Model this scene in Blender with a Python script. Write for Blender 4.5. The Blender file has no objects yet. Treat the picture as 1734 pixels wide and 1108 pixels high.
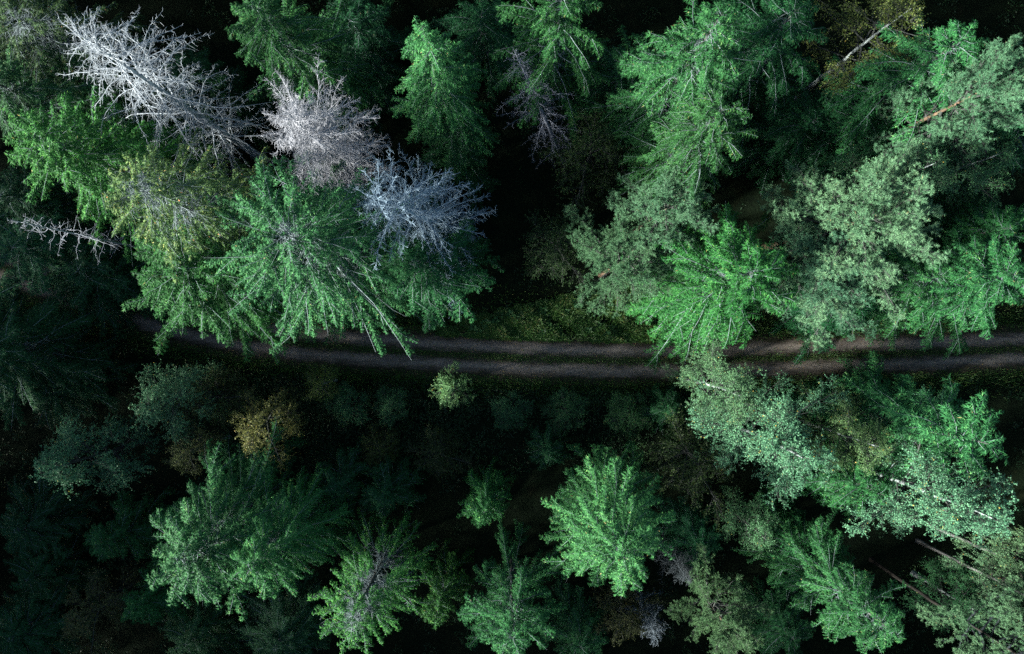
import bpy, math
import numpy as np
from mathutils import Vector, Matrix

# ------------------------------------------------------------------ camera, sky, sun, exposure
scene = bpy.context.scene
col = scene.collection
CAM_H = 57.0            # drone height above the track, metres
FPX = 1254.0            # focal length in photograph pixels (1734 wide)
cam_d = bpy.data.cameras.new('camera')
cam_d.sensor_width = 36.0
cam_d.lens = 36.0 * FPX / 1734.0
cam_d.clip_end = 2000.0
cam = bpy.data.objects.new('camera', cam_d)
cam.location = (0, 0, CAM_H)
col.objects.link(cam)
scene.camera = cam

SUN_EL = math.radians(21)
SUN_AZ = math.radians(-110)          # compass style, 0 = +Y, clockwise; -90 = from the left of the picture
world = bpy.data.worlds.new('World')
scene.world = world
world.use_nodes = True
wn = world.node_tree.nodes
sky = wn.new('ShaderNodeTexSky')
sky.sky_type = 'NISHITA'
sky.sun_disc = False
sky.sun_elevation = SUN_EL
sky.sun_rotation = SUN_AZ
world.node_tree.links.new(sky.outputs[0], wn['Background'].inputs[0])
wn['Background'].inputs[1].default_value = 0.05

sun_d = bpy.data.lights.new('sun', 'SUN')
sun_d.energy = 5.0
sun_d.angle = math.radians(4)
sun_d.color = (1.0, 0.97, 0.91)
sun = bpy.data.objects.new('sun', sun_d)
sdir = Vector((math.sin(SUN_AZ) * math.cos(SUN_EL), math.cos(SUN_AZ) * math.cos(SUN_EL), math.sin(SUN_EL)))
sun.rotation_euler = sdir.to_track_quat('Z', 'Y').to_euler()
sun.location = (-30, 0, 80)
col.objects.link(sun)

scene.view_settings.view_transform = 'Standard'
scene.view_settings.look = 'None'
scene.view_settings.gamma = 1.0
scene.view_settings.exposure = 2.15
scene.cycles.use_denoising = False
scene.cycles.denoiser = 'OPENIMAGEDENOISE'
scene.cycles.denoising_input_passes = 'RGB_ALBEDO_NORMAL'
scene.cycles.denoising_prefilter = 'ACCURATE'
scene.cycles.max_bounces = 4
scene.cycles.diffuse_bounces = 1
scene.cycles.glossy_bounces = 1
scene.cycles.transmission_bounces = 2
scene.render.film_transparent = False

# ------------------------------------------------------------------ helpers
UP = np.array([0.0, 0.0, 1.0])


def nrm(v):
    return v / np.maximum(np.linalg.norm(v, axis=-1, keepdims=True), 1e-9)


def px(x, y, z=0.0):
    """point of the photograph (pixels of the 1734 x 1108 picture) at height z -> world x, y"""
    k = (CAM_H - z) / FPX
    return (x - 867.0) * k, (554.0 - y) * k


class MB:
    """collects quads and triangles with one random number per face"""
    def __init__(self):
        self.v, self.q, self.t, self.rq, self.rt, self.n = [], [], [], [], [], 0

    def add(self, v, f, r):
        v = np.asarray(v, dtype=np.float32).reshape(-1, 3)
        f = np.asarray(f, dtype=np.int64)
        r = np.broadcast_to(np.asarray(r, dtype=np.float32), (len(f),))
        if f.shape[1] == 4:
            self.q.append(f + self.n); self.rq.append(r)
        else:
            self.t.append(f + self.n); self.rt.append(r)
        self.v.append(v)
        self.n += len(v)

    def mesh(self, name, smooth=False):
        me = bpy.data.meshes.new(name)
        if not self.v:
            return me
        v = np.concatenate(self.v)
        q = np.concatenate(self.q) if self.q else np.zeros((0, 4), np.int64)
        t = np.concatenate(self.t) if self.t else np.zeros((0, 3), np.int64)
        r = np.concatenate(self.rq + self.rt)
        loops = np.concatenate([q.ravel(), t.ravel()]).astype(np.int32)
        starts = np.concatenate([np.arange(len(q)) * 4, len(q) * 4 + np.arange(len(t)) * 3]).astype(np.int32)
        me.vertices.add(len(v)); me.vertices.foreach_set('co', v.ravel())
        me.loops.add(len(loops)); me.loops.foreach_set('vertex_index', loops)
        me.polygons.add(len(starts)); me.polygons.foreach_set('loop_start', starts)
        a = me.attributes.new('rnd', 'FLOAT', 'FACE'); a.data.foreach_set('value', r.astype(np.float32))
        me.update(calc_edges=True)
        if smooth:
            me.polygons.foreach_set('use_smooth', np.ones(len(starts), dtype=bool))
        return me


def tubes(mb, P, R, sides, r):
    """P (n,k,3) paths, R (n,k) radii"""
    n, k, _ = P.shape
    T = np.gradient(P, axis=1)
    T = nrm(T)
    ref = np.where(np.abs(T[..., 2:3]) > 0.9, np.array([1.0, 0, 0]), UP)
    A = nrm(np.cross(T, ref)); B = np.cross(T, A)
    ang = np.arange(sides) * 2 * math.pi / sides
    V = P[:, :, None, :] + R[:, :, None, None] * (A[:, :, None, :] * np.cos(ang)[None, None, :, None]
                                                  + B[:, :, None, :] * np.sin(ang)[None, None, :, None])
    idx = np.arange(n * k * sides).reshape(n, k, sides)
    a = idx[:, :-1]; b = idx[:, 1:]
    F = np.stack([a, np.roll(a, -1, 2), np.roll(b, -1, 2), b], -1).reshape(-1, 4)
    rr = np.repeat(np.broadcast_to(np.asarray(r, dtype=np.float32), (n,)), (k - 1) * sides)
    mb.add(V, F, rr)


def blades(mb, P, D, L, W, N, r, fold=0.0, mid=0.5):
    """pointed leaf or needle-shoot quads: base P, direction D, length L, half width W, normal hint N"""
    S = nrm(np.cross(D, N)) * W[:, None]
    Nn = nrm(np.cross(S, D))
    m = P + D * (L * mid)[:, None] + Nn * (fold * W)[:, None]
    V = np.stack([P, m - S, P + D * L[:, None], m + S], 1)
    F = np.arange(len(P) * 4).reshape(-1, 4)
    mb.add(V, F, r)


def spikes(mb, P, D, L, W, N, r):
    """needle shoots as single pointed triangles"""
    S = nrm(np.cross(D, N)) * W[:, None]
    V = np.stack([P - S, P + S, P + D * L[:, None]], 1)
    mb.add(V, np.arange(len(P) * 3).reshape(-1, 3), r)


class Seg:
    """a family of curved branches: P + d*l*s + g*l*s^2"""
    def __init__(s, P, d, l, g, c=None):
        s.P, s.d, s.l, s.g = P, d, l, g
        s.c = np.zeros(len(l)) if c is None else c      # random number that is handed down

    def at(s, i, u):
        l = s.l[i][:, None]; u = u[:, None]
        return s.P[i] + s.d[i] * l * u + s.g[i] * l * u * u

    def tan(s, i, u):
        return nrm(s.d[i] + 2 * s.g[i] * u[:, None])

    def paths(s, k, rng=None, wig=0.0):
        u = np.linspace(0, 1, k)
        P = (s.P[:, None, :] + s.d[:, None, :] * s.l[:, None, None] * u[None, :, None]
             + s.g[:, None, :] * s.l[:, None, None] * (u ** 2)[None, :, None])
        if wig:
            w = rng.normal(0, 1, P.shape) * wig * s.l[:, None, None]
            w[:, 0] = 0
            P = P + np.cumsum(w, axis=1) * 0.6
        return P

    def pick(s, m):
        return Seg(s.P[m], s.d[m], s.l[m], s.g[m], s.c[m])


def child(par, n, s0, s1, ang, angj, lenf, rng, planar=True, droop=0.0, grav=0.0, tiltj=0.15):
    """n = how many per parent (array); lenf(parent length, u, random) gives the lengths"""
    n = np.maximum(np.asarray(n), 0).astype(int)
    i = np.repeat(np.arange(len(par.l)), n)
    m = len(i)
    first = np.repeat(np.cumsum(n) - n, n)
    kk = (np.arange(m) - first + rng.random(m) * 0.9) / np.maximum(np.repeat(n, n), 1)
    u = s0 + (s1 - s0) * kk
    T = par.tan(i, u)
    side = nrm(np.cross(UP, T) + rng.normal(0, 0.05, (m, 3)))
    if planar:
        sg = np.where(np.arange(m) % 2 == 0, 1.0, -1.0)
        N = side * sg[:, None] + UP * rng.normal(0, tiltj, m)[:, None]
    else:
        a = rng.random(m) * 2 * math.pi
        N = side * np.cos(a)[:, None] + np.cross(T, side) * np.sin(a)[:, None]
    th = ang + rng.normal(0, angj, m)
    d = nrm(T * np.cos(th)[:, None] + nrm(N) * np.sin(th)[:, None] - UP * droop * (0.5 + rng.random(m))[:, None])
    l = lenf(par.l[i], u, rng.random(m))
    g = np.tile(-UP * grav, (m, 1)) * (0.4 + 1.2 * rng.random(m))[:, None]
    c = 0.6 * par.c[i] + 0.4 * rng.random(m)
    return Seg(par.at(i, u), d, l, g, c), i, u


# ------------------------------------------------------------------ materials
def new_mat(name):
    m = bpy.data.materials.new(name)
    m.use_nodes = True
    nt = m.node_tree
    return m, nt, nt.nodes['Principled BSDF']


def ramp_node(nt, stops):
    r = nt.nodes.new('ShaderNodeValToRGB')
    e = r.color_ramp.elements
    while len(e) < len(stops):
        e.new(0.5)
    for k, (p, c) in enumerate(stops):
        e[k].position = p
        e[k].color = (c[0], c[1], c[2], 1)
    return r


def leaf_mat(name, stops, rough=0.55, trans=0.25, spec=0.35):
    """leaf or needle colour by the face's own random number, times the tree's own tint (object colour)"""
    m, nt, b = new_mat(name)
    at = nt.nodes.new('ShaderNodeAttribute'); at.attribute_name = 'rnd'
    r = ramp_node(nt, stops)
    nt.links.new(at.outputs['Fac'], r.inputs[0])
    oi = nt.nodes.new('ShaderNodeObjectInfo')
    mul = nt.nodes.new('ShaderNodeMix'); mul.data_type = 'RGBA'; mul.blend_type = 'MULTIPLY'
    mul.inputs[0].default_value = 1.0
    nt.links.new(r.outputs[0], mul.inputs[6]); nt.links.new(oi.outputs['Color'], mul.inputs[7])
    nt.links.new(mul.outputs[2], b.inputs['Base Color'])
    b.inputs['Roughness'].default_value = rough
    b.inputs['Specular IOR Level'].default_value = spec
    tr = nt.nodes.new('ShaderNodeBsdfTranslucent')
    nt.links.new(mul.outputs[2], tr.inputs[0])
    mx = nt.nodes.new('ShaderNodeMixShader'); mx.inputs[0].default_value = trans
    out = nt.nodes['Material Output']
    nt.links.new(b.outputs[0], mx.inputs[1]); nt.links.new(tr.outputs[0], mx.inputs[2])
    nt.links.new(mx.outputs[0], out.inputs[0])
    return m


def wood_mat(name, a, c, scale=6.0, rough=0.85):
    m, nt, b = new_mat(name)
    tc = nt.nodes.new('ShaderNodeTexCoord')
    mp = nt.nodes.new('ShaderNodeMapping'); mp.inputs['Scale'].default_value = (scale, scale, scale * 0.25)
    nz = nt.nodes.new('ShaderNodeTexNoise'); nz.inputs['Scale'].default_value = 1.0
    nz.inputs['Detail'].default_value = 5.0; nz.inputs['Roughness'].default_value = 0.65
    nt.links.new(tc.outputs['Object'], mp.inputs[0]); nt.links.new(mp.outputs[0], nz.inputs[0])
    r = ramp_node(nt, [(0.32, a), (0.68, c)])
    nt.links.new(nz.outputs[0], r.inputs[0])
    oi = nt.nodes.new('ShaderNodeObjectInfo')
    mul = nt.nodes.new('ShaderNodeMix'); mul.data_type = 'RGBA'; mul.blend_type = 'MULTIPLY'; mul.inputs[0].default_value = 1.0
    nt.links.new(r.outputs[0], mul.inputs[6]); nt.links.new(oi.outputs['Color'], mul.inputs[7])
    nt.links.new(mul.outputs[2], b.inputs['Base Color'])
    b.inputs['Roughness'].default_value = rough
    b.inputs['Specular IOR Level'].default_value = 0.2
    bp = nt.nodes.new('ShaderNodeBump'); bp.inputs['Strength'].default_value = 0.5; bp.inputs['Distance'].default_value = 0.02
    nt.links.new(nz.outputs[0], bp.inputs['Height']); nt.links.new(bp.outputs[0], b.inputs['Normal'])
    return m


M = {}
M['spruce'] = leaf_mat('spruce_needles', [(0.0, (0.005, 0.029, 0.011)), (0.4, (0.012, 0.070, 0.023)), (0.75, (0.034, 0.146, 0.044)), (0.97, (0.13, 0.28, 0.095)), (1.0, (0.15, 0.15, 0.07))], spec=0.12, trans=0.06, rough=0.6)
M['pine'] = leaf_mat('pine_needles', [(0.0, (0.034, 0.105, 0.054)), (0.5, (0.085, 0.195, 0.100)), (0.95, (0.18, 0.32, 0.165)), (1.0, (0.26, 0.20, 0.09))], spec=0.25)
M['birch'] = leaf_mat('birch_leaves', [(0.0, (0.026, 0.085, 0.042)), (0.5, (0.075, 0.180, 0.088)), (0.93, (0.16, 0.29, 0.135)), (0.98, (0.26, 0.22, 0.05)), (1.0, (0.36, 0.25, 0.05))], trans=0.3, spec=0.3)
M['olive'] = leaf_mat('autumn_leaves', [(0.0, (0.045, 0.065, 0.024)), (0.5, (0.10, 0.125, 0.04)), (0.9, (0.19, 0.18, 0.06)), (1.0, (0.28, 0.19, 0.05))], trans=0.3, spec=0.25)
M['bark'] = wood_mat('spruce_bark', (0.035, 0.03, 0.026), (0.14, 0.125, 0.11))
M['lichen'] = wood_mat('lichen_covered_twigs', (0.09, 0.10, 0.098), (0.36, 0.385, 0.375), 9.0)
M['deadwood'] = wood_mat('weathered_dead_wood', (0.15, 0.18, 0.20), (0.43, 0.48, 0.51), 8.0)
M['pinebark'] = wood_mat('orange_pine_bark', (0.07, 0.042, 0.028), (0.21, 0.12, 0.072), 5.0)
M['birchbark'] = wood_mat('birch_bark', (0.10, 0.10, 0.095), (0.55, 0.54, 0.50), 5.0)
M['greybark'] = wood_mat('grey_bark', (0.03, 0.028, 0.024), (0.10, 0.095, 0.082), 6.0)
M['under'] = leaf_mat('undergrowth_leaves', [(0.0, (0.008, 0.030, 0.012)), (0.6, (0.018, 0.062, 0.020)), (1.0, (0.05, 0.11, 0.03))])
M['grass'] = leaf_mat('verge_grass', [(0.0, (0.025, 0.080, 0.016)), (0.6, (0.055, 0.145, 0.028)), (0.9, (0.085, 0.17, 0.034)), (1.0, (0.13, 0.15, 0.038))])
M['herb'] = leaf_mat('broad_herb_leaves', [(0.0, (0.03, 0.10, 0.03)), (1.0, (0.07, 0.19, 0.06))])
M['litter'] = leaf_mat('fallen_leaves', [(0.0, (0.12, 0.075, 0.03)), (1.0, (0.32, 0.23, 0.07))], trans=0.1)

# ------------------------------------------------------------------ objects
def link(name, data, mat=None, parent=None):
    o = bpy.data.objects.new(name, data)
    col.objects.link(o)
    if mat is not None and data is not None and not data.materials:
        data.materials.append(mat)
    if parent is not None:
        o.parent = parent
    return o


def tag(o, label=None, cat=None, group=None, kind=None):
    if label: o['label'] = label
    if cat: o['category'] = cat
    if group: o['group'] = group
    if kind: o['kind'] = kind
    return o


# ------------------------------------------------------------------ the ground and the track
def path_y(x):
    """centre line of the track (world x -> world y), read off the photograph"""
    pts = [(-700, 330), (-200, 400), (0, 450), (80, 474), (160, 503), (300, 548), (430, 574), (560, 588), (700, 596), (850, 606), (1000, 611), (1134, 612),
           (1300, 607), (1500, 600), (1734, 591), (2000, 580), (2500, 560)]
    X = [px(a, b)[0] for a, b in pts]; Y = [px(a, b)[1] for a, b in pts]
    return np.interp(x, X, Y)


def smooth_path(xs):
    y = path_y(xs)
    k = np.ones(41) / 41
    return np.convolve(np.pad(y, 20, mode='edge'), k, mode='valid')


XS = np.linspace(-70, 70, 561)
YS = smooth_path(XS)


def road_dist(x, y):
    return y - np.interp(x, XS, YS)


def build_ground():
    rng = np.random.default_rng(5)
    n = 161
    g = np.concatenate([np.linspace(-400, -62, 12)[:-1], np.linspace(-62, 62, n), np.linspace(62, 400, 12)[1:]])
    gx, gy = np.meshgrid(g, g, indexing='ij')
    z = np.zeros_like(gx)
    for k in range(26):
        f = rng.uniform(0.05, 0.9); a = rng.uniform(0, 6.28); p = rng.uniform(0, 6.28)
        z += 0.09 / (0.5 + 2 * f) * np.sin(f * (gx * math.cos(a) + gy * math.sin(a)) + p)
    d = np.abs(road_dist(gx, gy))
    flat = np.clip((d - 1.9) / 3.0, 0, 1)
    z = z * flat - 0.02 - 0.10 * np.exp(-((d - 2.9) / 0.8) ** 2)
    z = np.where(d < 2.2, -0.06, z)
    nx = len(g)
    V = np.stack([gx, gy, z], -1).reshape(-1, 3)
    i = np.arange(nx * nx).reshape(nx, nx)
    F = np.stack([i[:-1, :-1], i[1:, :-1], i[1:, 1:], i[:-1, 1:]], -1).reshape(-1, 4)
    mb = MB(); mb.add(V, F, 0.5)
    m, nt, b = new_mat('forest_floor')
    tc = nt.nodes.new('ShaderNodeTexCoord')
    n1 = nt.nodes.new('ShaderNodeTexNoise'); n1.inputs['Scale'].default_value = 0.6; n1.inputs['Detail'].default_value = 8; n1.inputs['Roughness'].default_value = 0.7
    n2 = nt.nodes.new('ShaderNodeTexNoise'); n2.inputs['Scale'].default_value = 7.0; n2.inputs['Detail'].default_value = 6; n2.inputs['Roughness'].default_value = 0.7
    nt.links.new(tc.outputs['Object'], n1.inputs[0]); nt.links.new(tc.outputs['Object'], n2.inputs[0])
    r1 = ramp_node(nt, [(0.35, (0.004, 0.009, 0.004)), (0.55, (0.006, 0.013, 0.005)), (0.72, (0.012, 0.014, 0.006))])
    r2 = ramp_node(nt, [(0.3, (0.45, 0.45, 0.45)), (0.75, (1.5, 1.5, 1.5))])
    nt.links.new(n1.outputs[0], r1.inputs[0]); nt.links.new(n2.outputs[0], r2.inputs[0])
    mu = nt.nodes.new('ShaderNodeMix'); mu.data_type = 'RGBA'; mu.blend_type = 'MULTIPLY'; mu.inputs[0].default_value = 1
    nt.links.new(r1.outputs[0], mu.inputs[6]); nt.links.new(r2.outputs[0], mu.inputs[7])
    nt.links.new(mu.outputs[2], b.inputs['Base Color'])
    b.inputs['Roughness'].default_value = 0.95; b.inputs['Specular IOR Level'].default_value = 0.1
    bp = nt.nodes.new('ShaderNodeBump'); bp.inputs['Strength'].default_value = 0.8; bp.inputs['Distance'].default_value = 0.1
    nt.links.new(n2.outputs[0], bp.inputs['Height']); nt.links.new(bp.outputs[0], b.inputs['Normal'])
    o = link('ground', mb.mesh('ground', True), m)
    tag(o, 'dark mossy forest floor under the trees', 'ground', kind='structure')


def build_road():
    rng = np.random.default_rng(8)
    off = np.linspace(-2.0, 2.0, 41)
    T = np.gradient(YS, XS); nl = np.sqrt(1 + T * T)
    nxv, nyv = -T / nl, 1 / nl
    prof = (-0.055 * np.exp(-((np.abs(off) - 0.74) / 0.30) ** 2) + 0.02 * np.exp(-(off / 0.3) ** 2)
            - 0.10 * np.clip((np.abs(off) - 1.45) / 0.55, 0, 1) ** 1.5)
    V = np.zeros((len(XS), len(off), 3))
    V[..., 0] = XS[:, None] + nxv[:, None] * off[None, :]
    V[..., 1] = YS[:, None] + nyv[:, None] * off[None, :]
    V[..., 2] = 0.03 + prof[None, :] + rng.normal(0, 0.004, V.shape[:2])
    i = np.arange(V.shape[0] * V.shape[1]).reshape(V.shape[:2])
    F = np.stack([i[:-1, :-1], i[1:, :-1], i[1:, 1:], i[:-1, 1:]], -1).reshape(-1, 4)
    mb = MB(); mb.add(V, F, 0.5)
    me = mb.mesh('track', True)
    a = me.attributes.new('across', 'FLOAT', 'POINT')
    a.data.foreach_set('value', np.tile(off, len(XS)).astype(np.float32))
    m, nt, b = new_mat('gravel_track')
    N = nt.nodes; Lk = nt.links
    at = N.new('ShaderNodeAttribute'); at.attribute_name = 'across'
    tc = N.new('ShaderNodeTexCoord')
    nz = N.new('ShaderNodeTexNoise'); nz.inputs['Scale'].default_value = 1.6; nz.inputs['Detail'].default_value = 8; nz.inputs['Roughness'].default_value = 0.68
    mp = N.new('ShaderNodeMapping'); mp.inputs['Scale'].default_value = (0.35, 1.6, 1)
    Lk.new(tc.outputs['Object'], mp.inputs[0]); Lk.new(mp.outputs[0], nz.inputs[0])
    fine = N.new('ShaderNodeTexNoise'); fine.inputs['Scale'].default_value = 9; fine.inputs['Detail'].default_value = 6; fine.inputs['Roughness'].default_value = 0.8
    Lk.new(tc.outputs['Object'], fine.inputs[0])
    ab = N.new('ShaderNodeMath'); ab.operation = 'ABSOLUTE'; Lk.new(at.outputs['Fac'], ab.inputs[0])
    sb = N.new('ShaderNodeMath'); sb.operation = 'SUBTRACT'; sb.inputs[1].default_value = 0.76; Lk.new(ab.outputs[0], sb.inputs[0])
    a2 = N.new('ShaderNodeMath'); a2.operation = 'ABSOLUTE'; Lk.new(sb.outputs[0], a2.inputs[0])
    nz_ = N.new('ShaderNodeMath'); nz_.operation = 'MULTIPLY_ADD'; nz_.inputs[1].default_value = 1.3; nz_.inputs[2].default_value = -0.63; Lk.new(nz.outputs[0], nz_.inputs[0])
    ad = N.new('ShaderNodeMath'); ad.operation = 'ADD'; Lk.new(a2.outputs[0], ad.inputs[0]); Lk.new(nz_.outputs[0], ad.inputs[1])
    r = ramp_node(nt, [(0.0, (0.21, 0.19, 0.165)), (0.28, (0.135, 0.121, 0.104)), (0.52, (0.058, 0.052, 0.04)), (0.66, (0.030, 0.031, 0.018))])
    Lk.new(ad.outputs[0], r.inputs[0])
    rf = ramp_node(nt, [(0.3, (0.35, 0.35, 0.36)), (0.5, (0.95, 0.94, 0.92)), (0.72, (1.7, 1.68, 1.62))])
    Lk.new(fine.outputs[0], rf.inputs[0])
    mu = N.new('ShaderNodeMix'); mu.data_type = 'RGBA'; mu.blend_type = 'MULTIPLY'; mu.inputs[0].default_value = 1
    Lk.new(r.outputs[0], mu.inputs[6]); Lk.new(rf.outputs[0], mu.inputs[7])
    Lk.new(mu.outputs[2], b.inputs['Base Color'])
    b.inputs['Roughness'].default_value = 0.9; b.inputs['Specular IOR Level'].default_value = 0.2
    bp = N.new('ShaderNodeBump'); bp.inputs['Strength'].default_value = 0.6; bp.inputs['Distance'].default_value = 0.03
    Lk.new(fine.outputs[0], bp.inputs['Height']); Lk.new(bp.outputs[0], b.inputs['Normal'])
    o = link('road', me, m)
    tag(o, 'narrow gravel forest track with two pale wheel ruts', 'road', kind='structure')


def scatter_blades(mb, x, y, z, rng, L, W, lean, r, flat=0.0):
    n = len(x)
    a = rng.random(n) * 6.283
    D = nrm(np.stack([np.cos(a) * lean, np.sin(a) * lean, np.ones(n) * (1 - flat)], -1) + rng.normal(0, 0.15, (n, 3)))
    N = nrm(np.stack([-np.cos(a), -np.sin(a), np.ones(n) * 1.2], -1) + rng.normal(0, 0.3, (n, 3)))
    blades(mb, np.stack([x, y, z], -1), D, L, W, N, r, fold=0.2)


def build_ground_cover():
    rng = np.random.default_rng(11)
    # low undergrowth over the whole forest floor: domed clumps of small leaves and fern fronds
    nc = 1400
    cx = rng.uniform(-44, 44, nc); cy = rng.uniform(-29, 29, nc)
    cr = rng.uniform(0.25, 1.0, nc) * rng.uniform(0.5, 1.0, nc)
    nx_ = 420
    ex, ey = px(rng.uniform(380, 1180, nx_), rng.uniform(640, 800, nx_))
    cx = np.concatenate([cx, ex]); cy = np.concatenate([cy, ey]); cr = np.concatenate([cr, rng.uniform(0.3, 1.0, nx_)])
    ok = np.abs(road_dist(cx, cy)) > 2.0 + cr * 0.7
    cx, cy, cr = cx[ok], cy[ok], cr[ok]
    cnt = (22 + 120 * cr ** 1.6).astype(int)
    k = np.repeat(np.arange(len(cx)), cnt)
    n = len(k)
    a = rng.random(n) * 6.283; rr = np.sqrt(rng.random(n))
    wob = 1 + 0.35 * np.sin(a * 3 + k * 1.7)
    x = cx[k] + np.cos(a) * rr * cr[k] * wob; y = cy[k] + np.sin(a) * rr * cr[k] * wob
    z = (1 - rr ** 2) * cr[k] * 0.8 * (0.4 + 0.6 * rng.random(n))
    cc = rng.random(len(cx))
    mb = MB()
    D = nrm(np.stack([np.cos(a) * (0.4 + rr), np.sin(a) * (0.4 + rr), np.full(n, 0.35)], -1) + rng.normal(0, 0.4, (n, 3)))
    blades(mb, np.stack([x, y, z], -1), D, rng.uniform(0.09, 0.24, n), rng.uniform(0.025, 0.05, n),
           nrm(UP + rng.normal(0, 0.5, (n, 3))), np.clip(0.65 * cc[k] + 0.35 * rng.random(n), 0, 1), fold=0.3)
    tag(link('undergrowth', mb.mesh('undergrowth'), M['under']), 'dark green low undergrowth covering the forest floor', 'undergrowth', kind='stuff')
    # grass on the verges and on the strip between the ruts
    mb = MB()
    n = 42000
    x = rng.uniform(-42, 42, n); s = np.where(rng.random(n) < 0.62, 1, -1)
    y = np.interp(x, XS, YS) + s * (1.55 + np.abs(rng.normal(0, 1, n)) * np.where(s > 0, 1.7, 0.8))
    scatter_blades(mb, x, y, np.full(n, -0.1), rng, rng.uniform(0.18, 0.5, n), rng.uniform(0.012, 0.03, n), 0.9, rng.random(n))
    n = 26000
    x = rng.uniform(-42, 42, n)
    dens = 0.5 + 0.5 * np.sin(x * 0.7) * np.sin(x * 1.9 + 1)
    keep = rng.random(n) < 0.45 + 0.55 * dens
    x = x[keep]; n = len(x)
    y = np.interp(x, XS, YS) + rng.normal(0, 0.17, n)
    scatter_blades(mb, x, y, np.full(n, 0.03), rng, rng.uniform(0.06, 0.17, n), rng.uniform(0.010, 0.022, n), 1.2, rng.random(n))
    # tufts creeping into the ruts, in patches
    n = 26000
    x = rng.uniform(-42, 42, n)
    off = np.where(rng.random(n) < 0.4, rng.normal(0, 0.32, n), np.where(rng.random(n) < 0.5, 1, -1) * rng.normal(1.55, 0.22, n))
    pat = np.sin(x * 2.3 + 2 * np.sin(x * 0.37)) * np.sin(x * 5.1 + off * 4) + rng.normal(0, 0.3, n)
    kp = pat > 0.25
    x, off = x[kp], off[kp]; n = len(x)
    y = np.interp(x, XS, YS) + off
    scatter_blades(mb, x, y, np.full(n, 0.0), rng, rng.uniform(0.08, 0.22, n), rng.uniform(0.010, 0.024, n), 1.2, np.clip(rng.normal(0.35, 0.2, n), 0, 1))
    # the brighter clearing edge north of the track
    n = 60000
    u = rng.random(n); v = rng.random(n) ** 1.3
    X0, Y0 = px(760, 575)
    x = px(740, 0)[0] + u * (px(1120, 0)[0] - px(740, 0)[0])
    y = np.interp(x, XS, YS) + 1.5 + v * (0.8 + 4.6 * u)
    pat = np.sin(x * 1.1 + 0.8 * np.sin(y * 1.7)) * np.sin(y * 1.5 + x * 0.5) + 0.6 * np.sin(x * 3.1 + 1) * np.sin(y * 3.7)
    kp = rng.random(n) < 0.45 + 0.5 * pat
    x, y, pat = x[kp], y[kp], pat[kp]; n = len(x)
    scatter_blades(mb, x, y, rng.random(n) * (0.15 + 0.35 * np.clip(pat, 0, 1)), rng, rng.uniform(0.12, 0.40, n), rng.uniform(0.02, 0.045, n), 1.1, np.clip(0.5 + 0.25 * pat + rng.normal(0, 0.22, n), 0, 1), flat=0.4)
    tag(link('grass', mb.mesh('grass'), M['grass']), 'grass on the verges and between the wheel ruts of the track', 'grass', kind='stuff')
    # fallen leaves on the track
    mb = MB()
    n = 2600
    x = rng.uniform(-40, 40, n); y = np.interp(x, XS, YS) + rng.uniform(-1.9, 1.9, n)
    scatter_blades(mb, x, y, np.full(n, 0.05), rng, rng.uniform(0.05, 0.10, n), rng.uniform(0.02, 0.04, n), 2.0, rng.random(n), flat=0.9)
    tag(link('fallen_leaves', mb.mesh('fallen_leaves'), M['litter']), 'small yellow fallen leaves scattered over the gravel track', 'leaves', kind='stuff')


# ------------------------------------------------------------------ tree kinds; each returns meshes {part: (mesh, material)}
def trunk_mesh(name, H, r0, rng, bend=0.01, sides=8, k=14, top=1.0):
    z = np.linspace(-0.3, H * top, k)
    w = np.cumsum(rng.normal(0, bend, (k, 2)), 0); w -= np.linspace(0, 1, k)[:, None] * w[-1]
    w *= H / k
    P = np.concatenate([w, z[:, None]], 1)[None]
    u = np.clip(z / H, 0, 1)
    R = (r0 * (1 - u) ** 0.85 + 0.012 + r0 * 0.5 * np.exp(-np.maximum(z, 0) / 0.35))[None]
    mb = MB(); tubes(mb, P, R, sides, 0.5)
    return mb.mesh(name, True), lambda zz: np.stack([np.interp(zz, z, w[:, 0]), np.interp(zz, z, w[:, 1]), zz], -1)


def spruce_branches(rng, H, R, zb, gap, per, top_up, low_down, curl, prof, pos, lump=0.0):
    zs, z = [], zb
    while z < H - 0.25:
        zs.append(z)
        z += gap * (0.6 + 0.95 * (H - z) / (H - zb)) * rng.uniform(0.8, 1.2)
    zs = np.array(zs)
    nb = rng.integers(per - 1, per + 2, len(zs))
    z0 = np.repeat(zs, nb) + rng.normal(0, 0.08, nb.sum())
    z0 = np.minimum(z0, H - 0.12)
    n = len(z0)
    first = np.repeat(rng.random(len(zs)) * 6.283, nb)
    j = np.arange(n) - np.repeat(np.cumsum(nb) - nb, nb)
    az = first + j * 6.283 / np.repeat(nb, nb) + rng.normal(0, 0.28, n)
    t = np.clip((H - z0) / (H - zb), 0, 1)
    L = R * (0.06 + 0.94 * (1 - np.exp(-t / prof)) / (1 - math.exp(-1 / prof))) * rng.uniform(0.55, 1.18, n)
    if lump:
        L *= 1 + lump * np.sin(az * 2 + rng.random() * 6) * np.sin(az * 3 + z0 * 0.35)
    a = np.interp(t, [0, 0.12, 0.4, 0.75, 1], [top_up, top_up * 0.6, top_up * 0.2, low_down * 0.6, low_down]) + rng.normal(0, 0.10, n)
    rad = np.stack([np.cos(az), np.sin(az), np.zeros(n)], -1)
    tang = np.stack([-np.sin(az), np.cos(az), np.zeros(n)], -1)
    d = nrm(rad + UP * a[:, None])
    g = -UP * (curl * rng.uniform(0.4, 1.4, n))[:, None] + tang * rng.normal(0, 0.22, n)[:, None]
    return Seg(pos(z0), d, L, g, rng.random(n)), t


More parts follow.
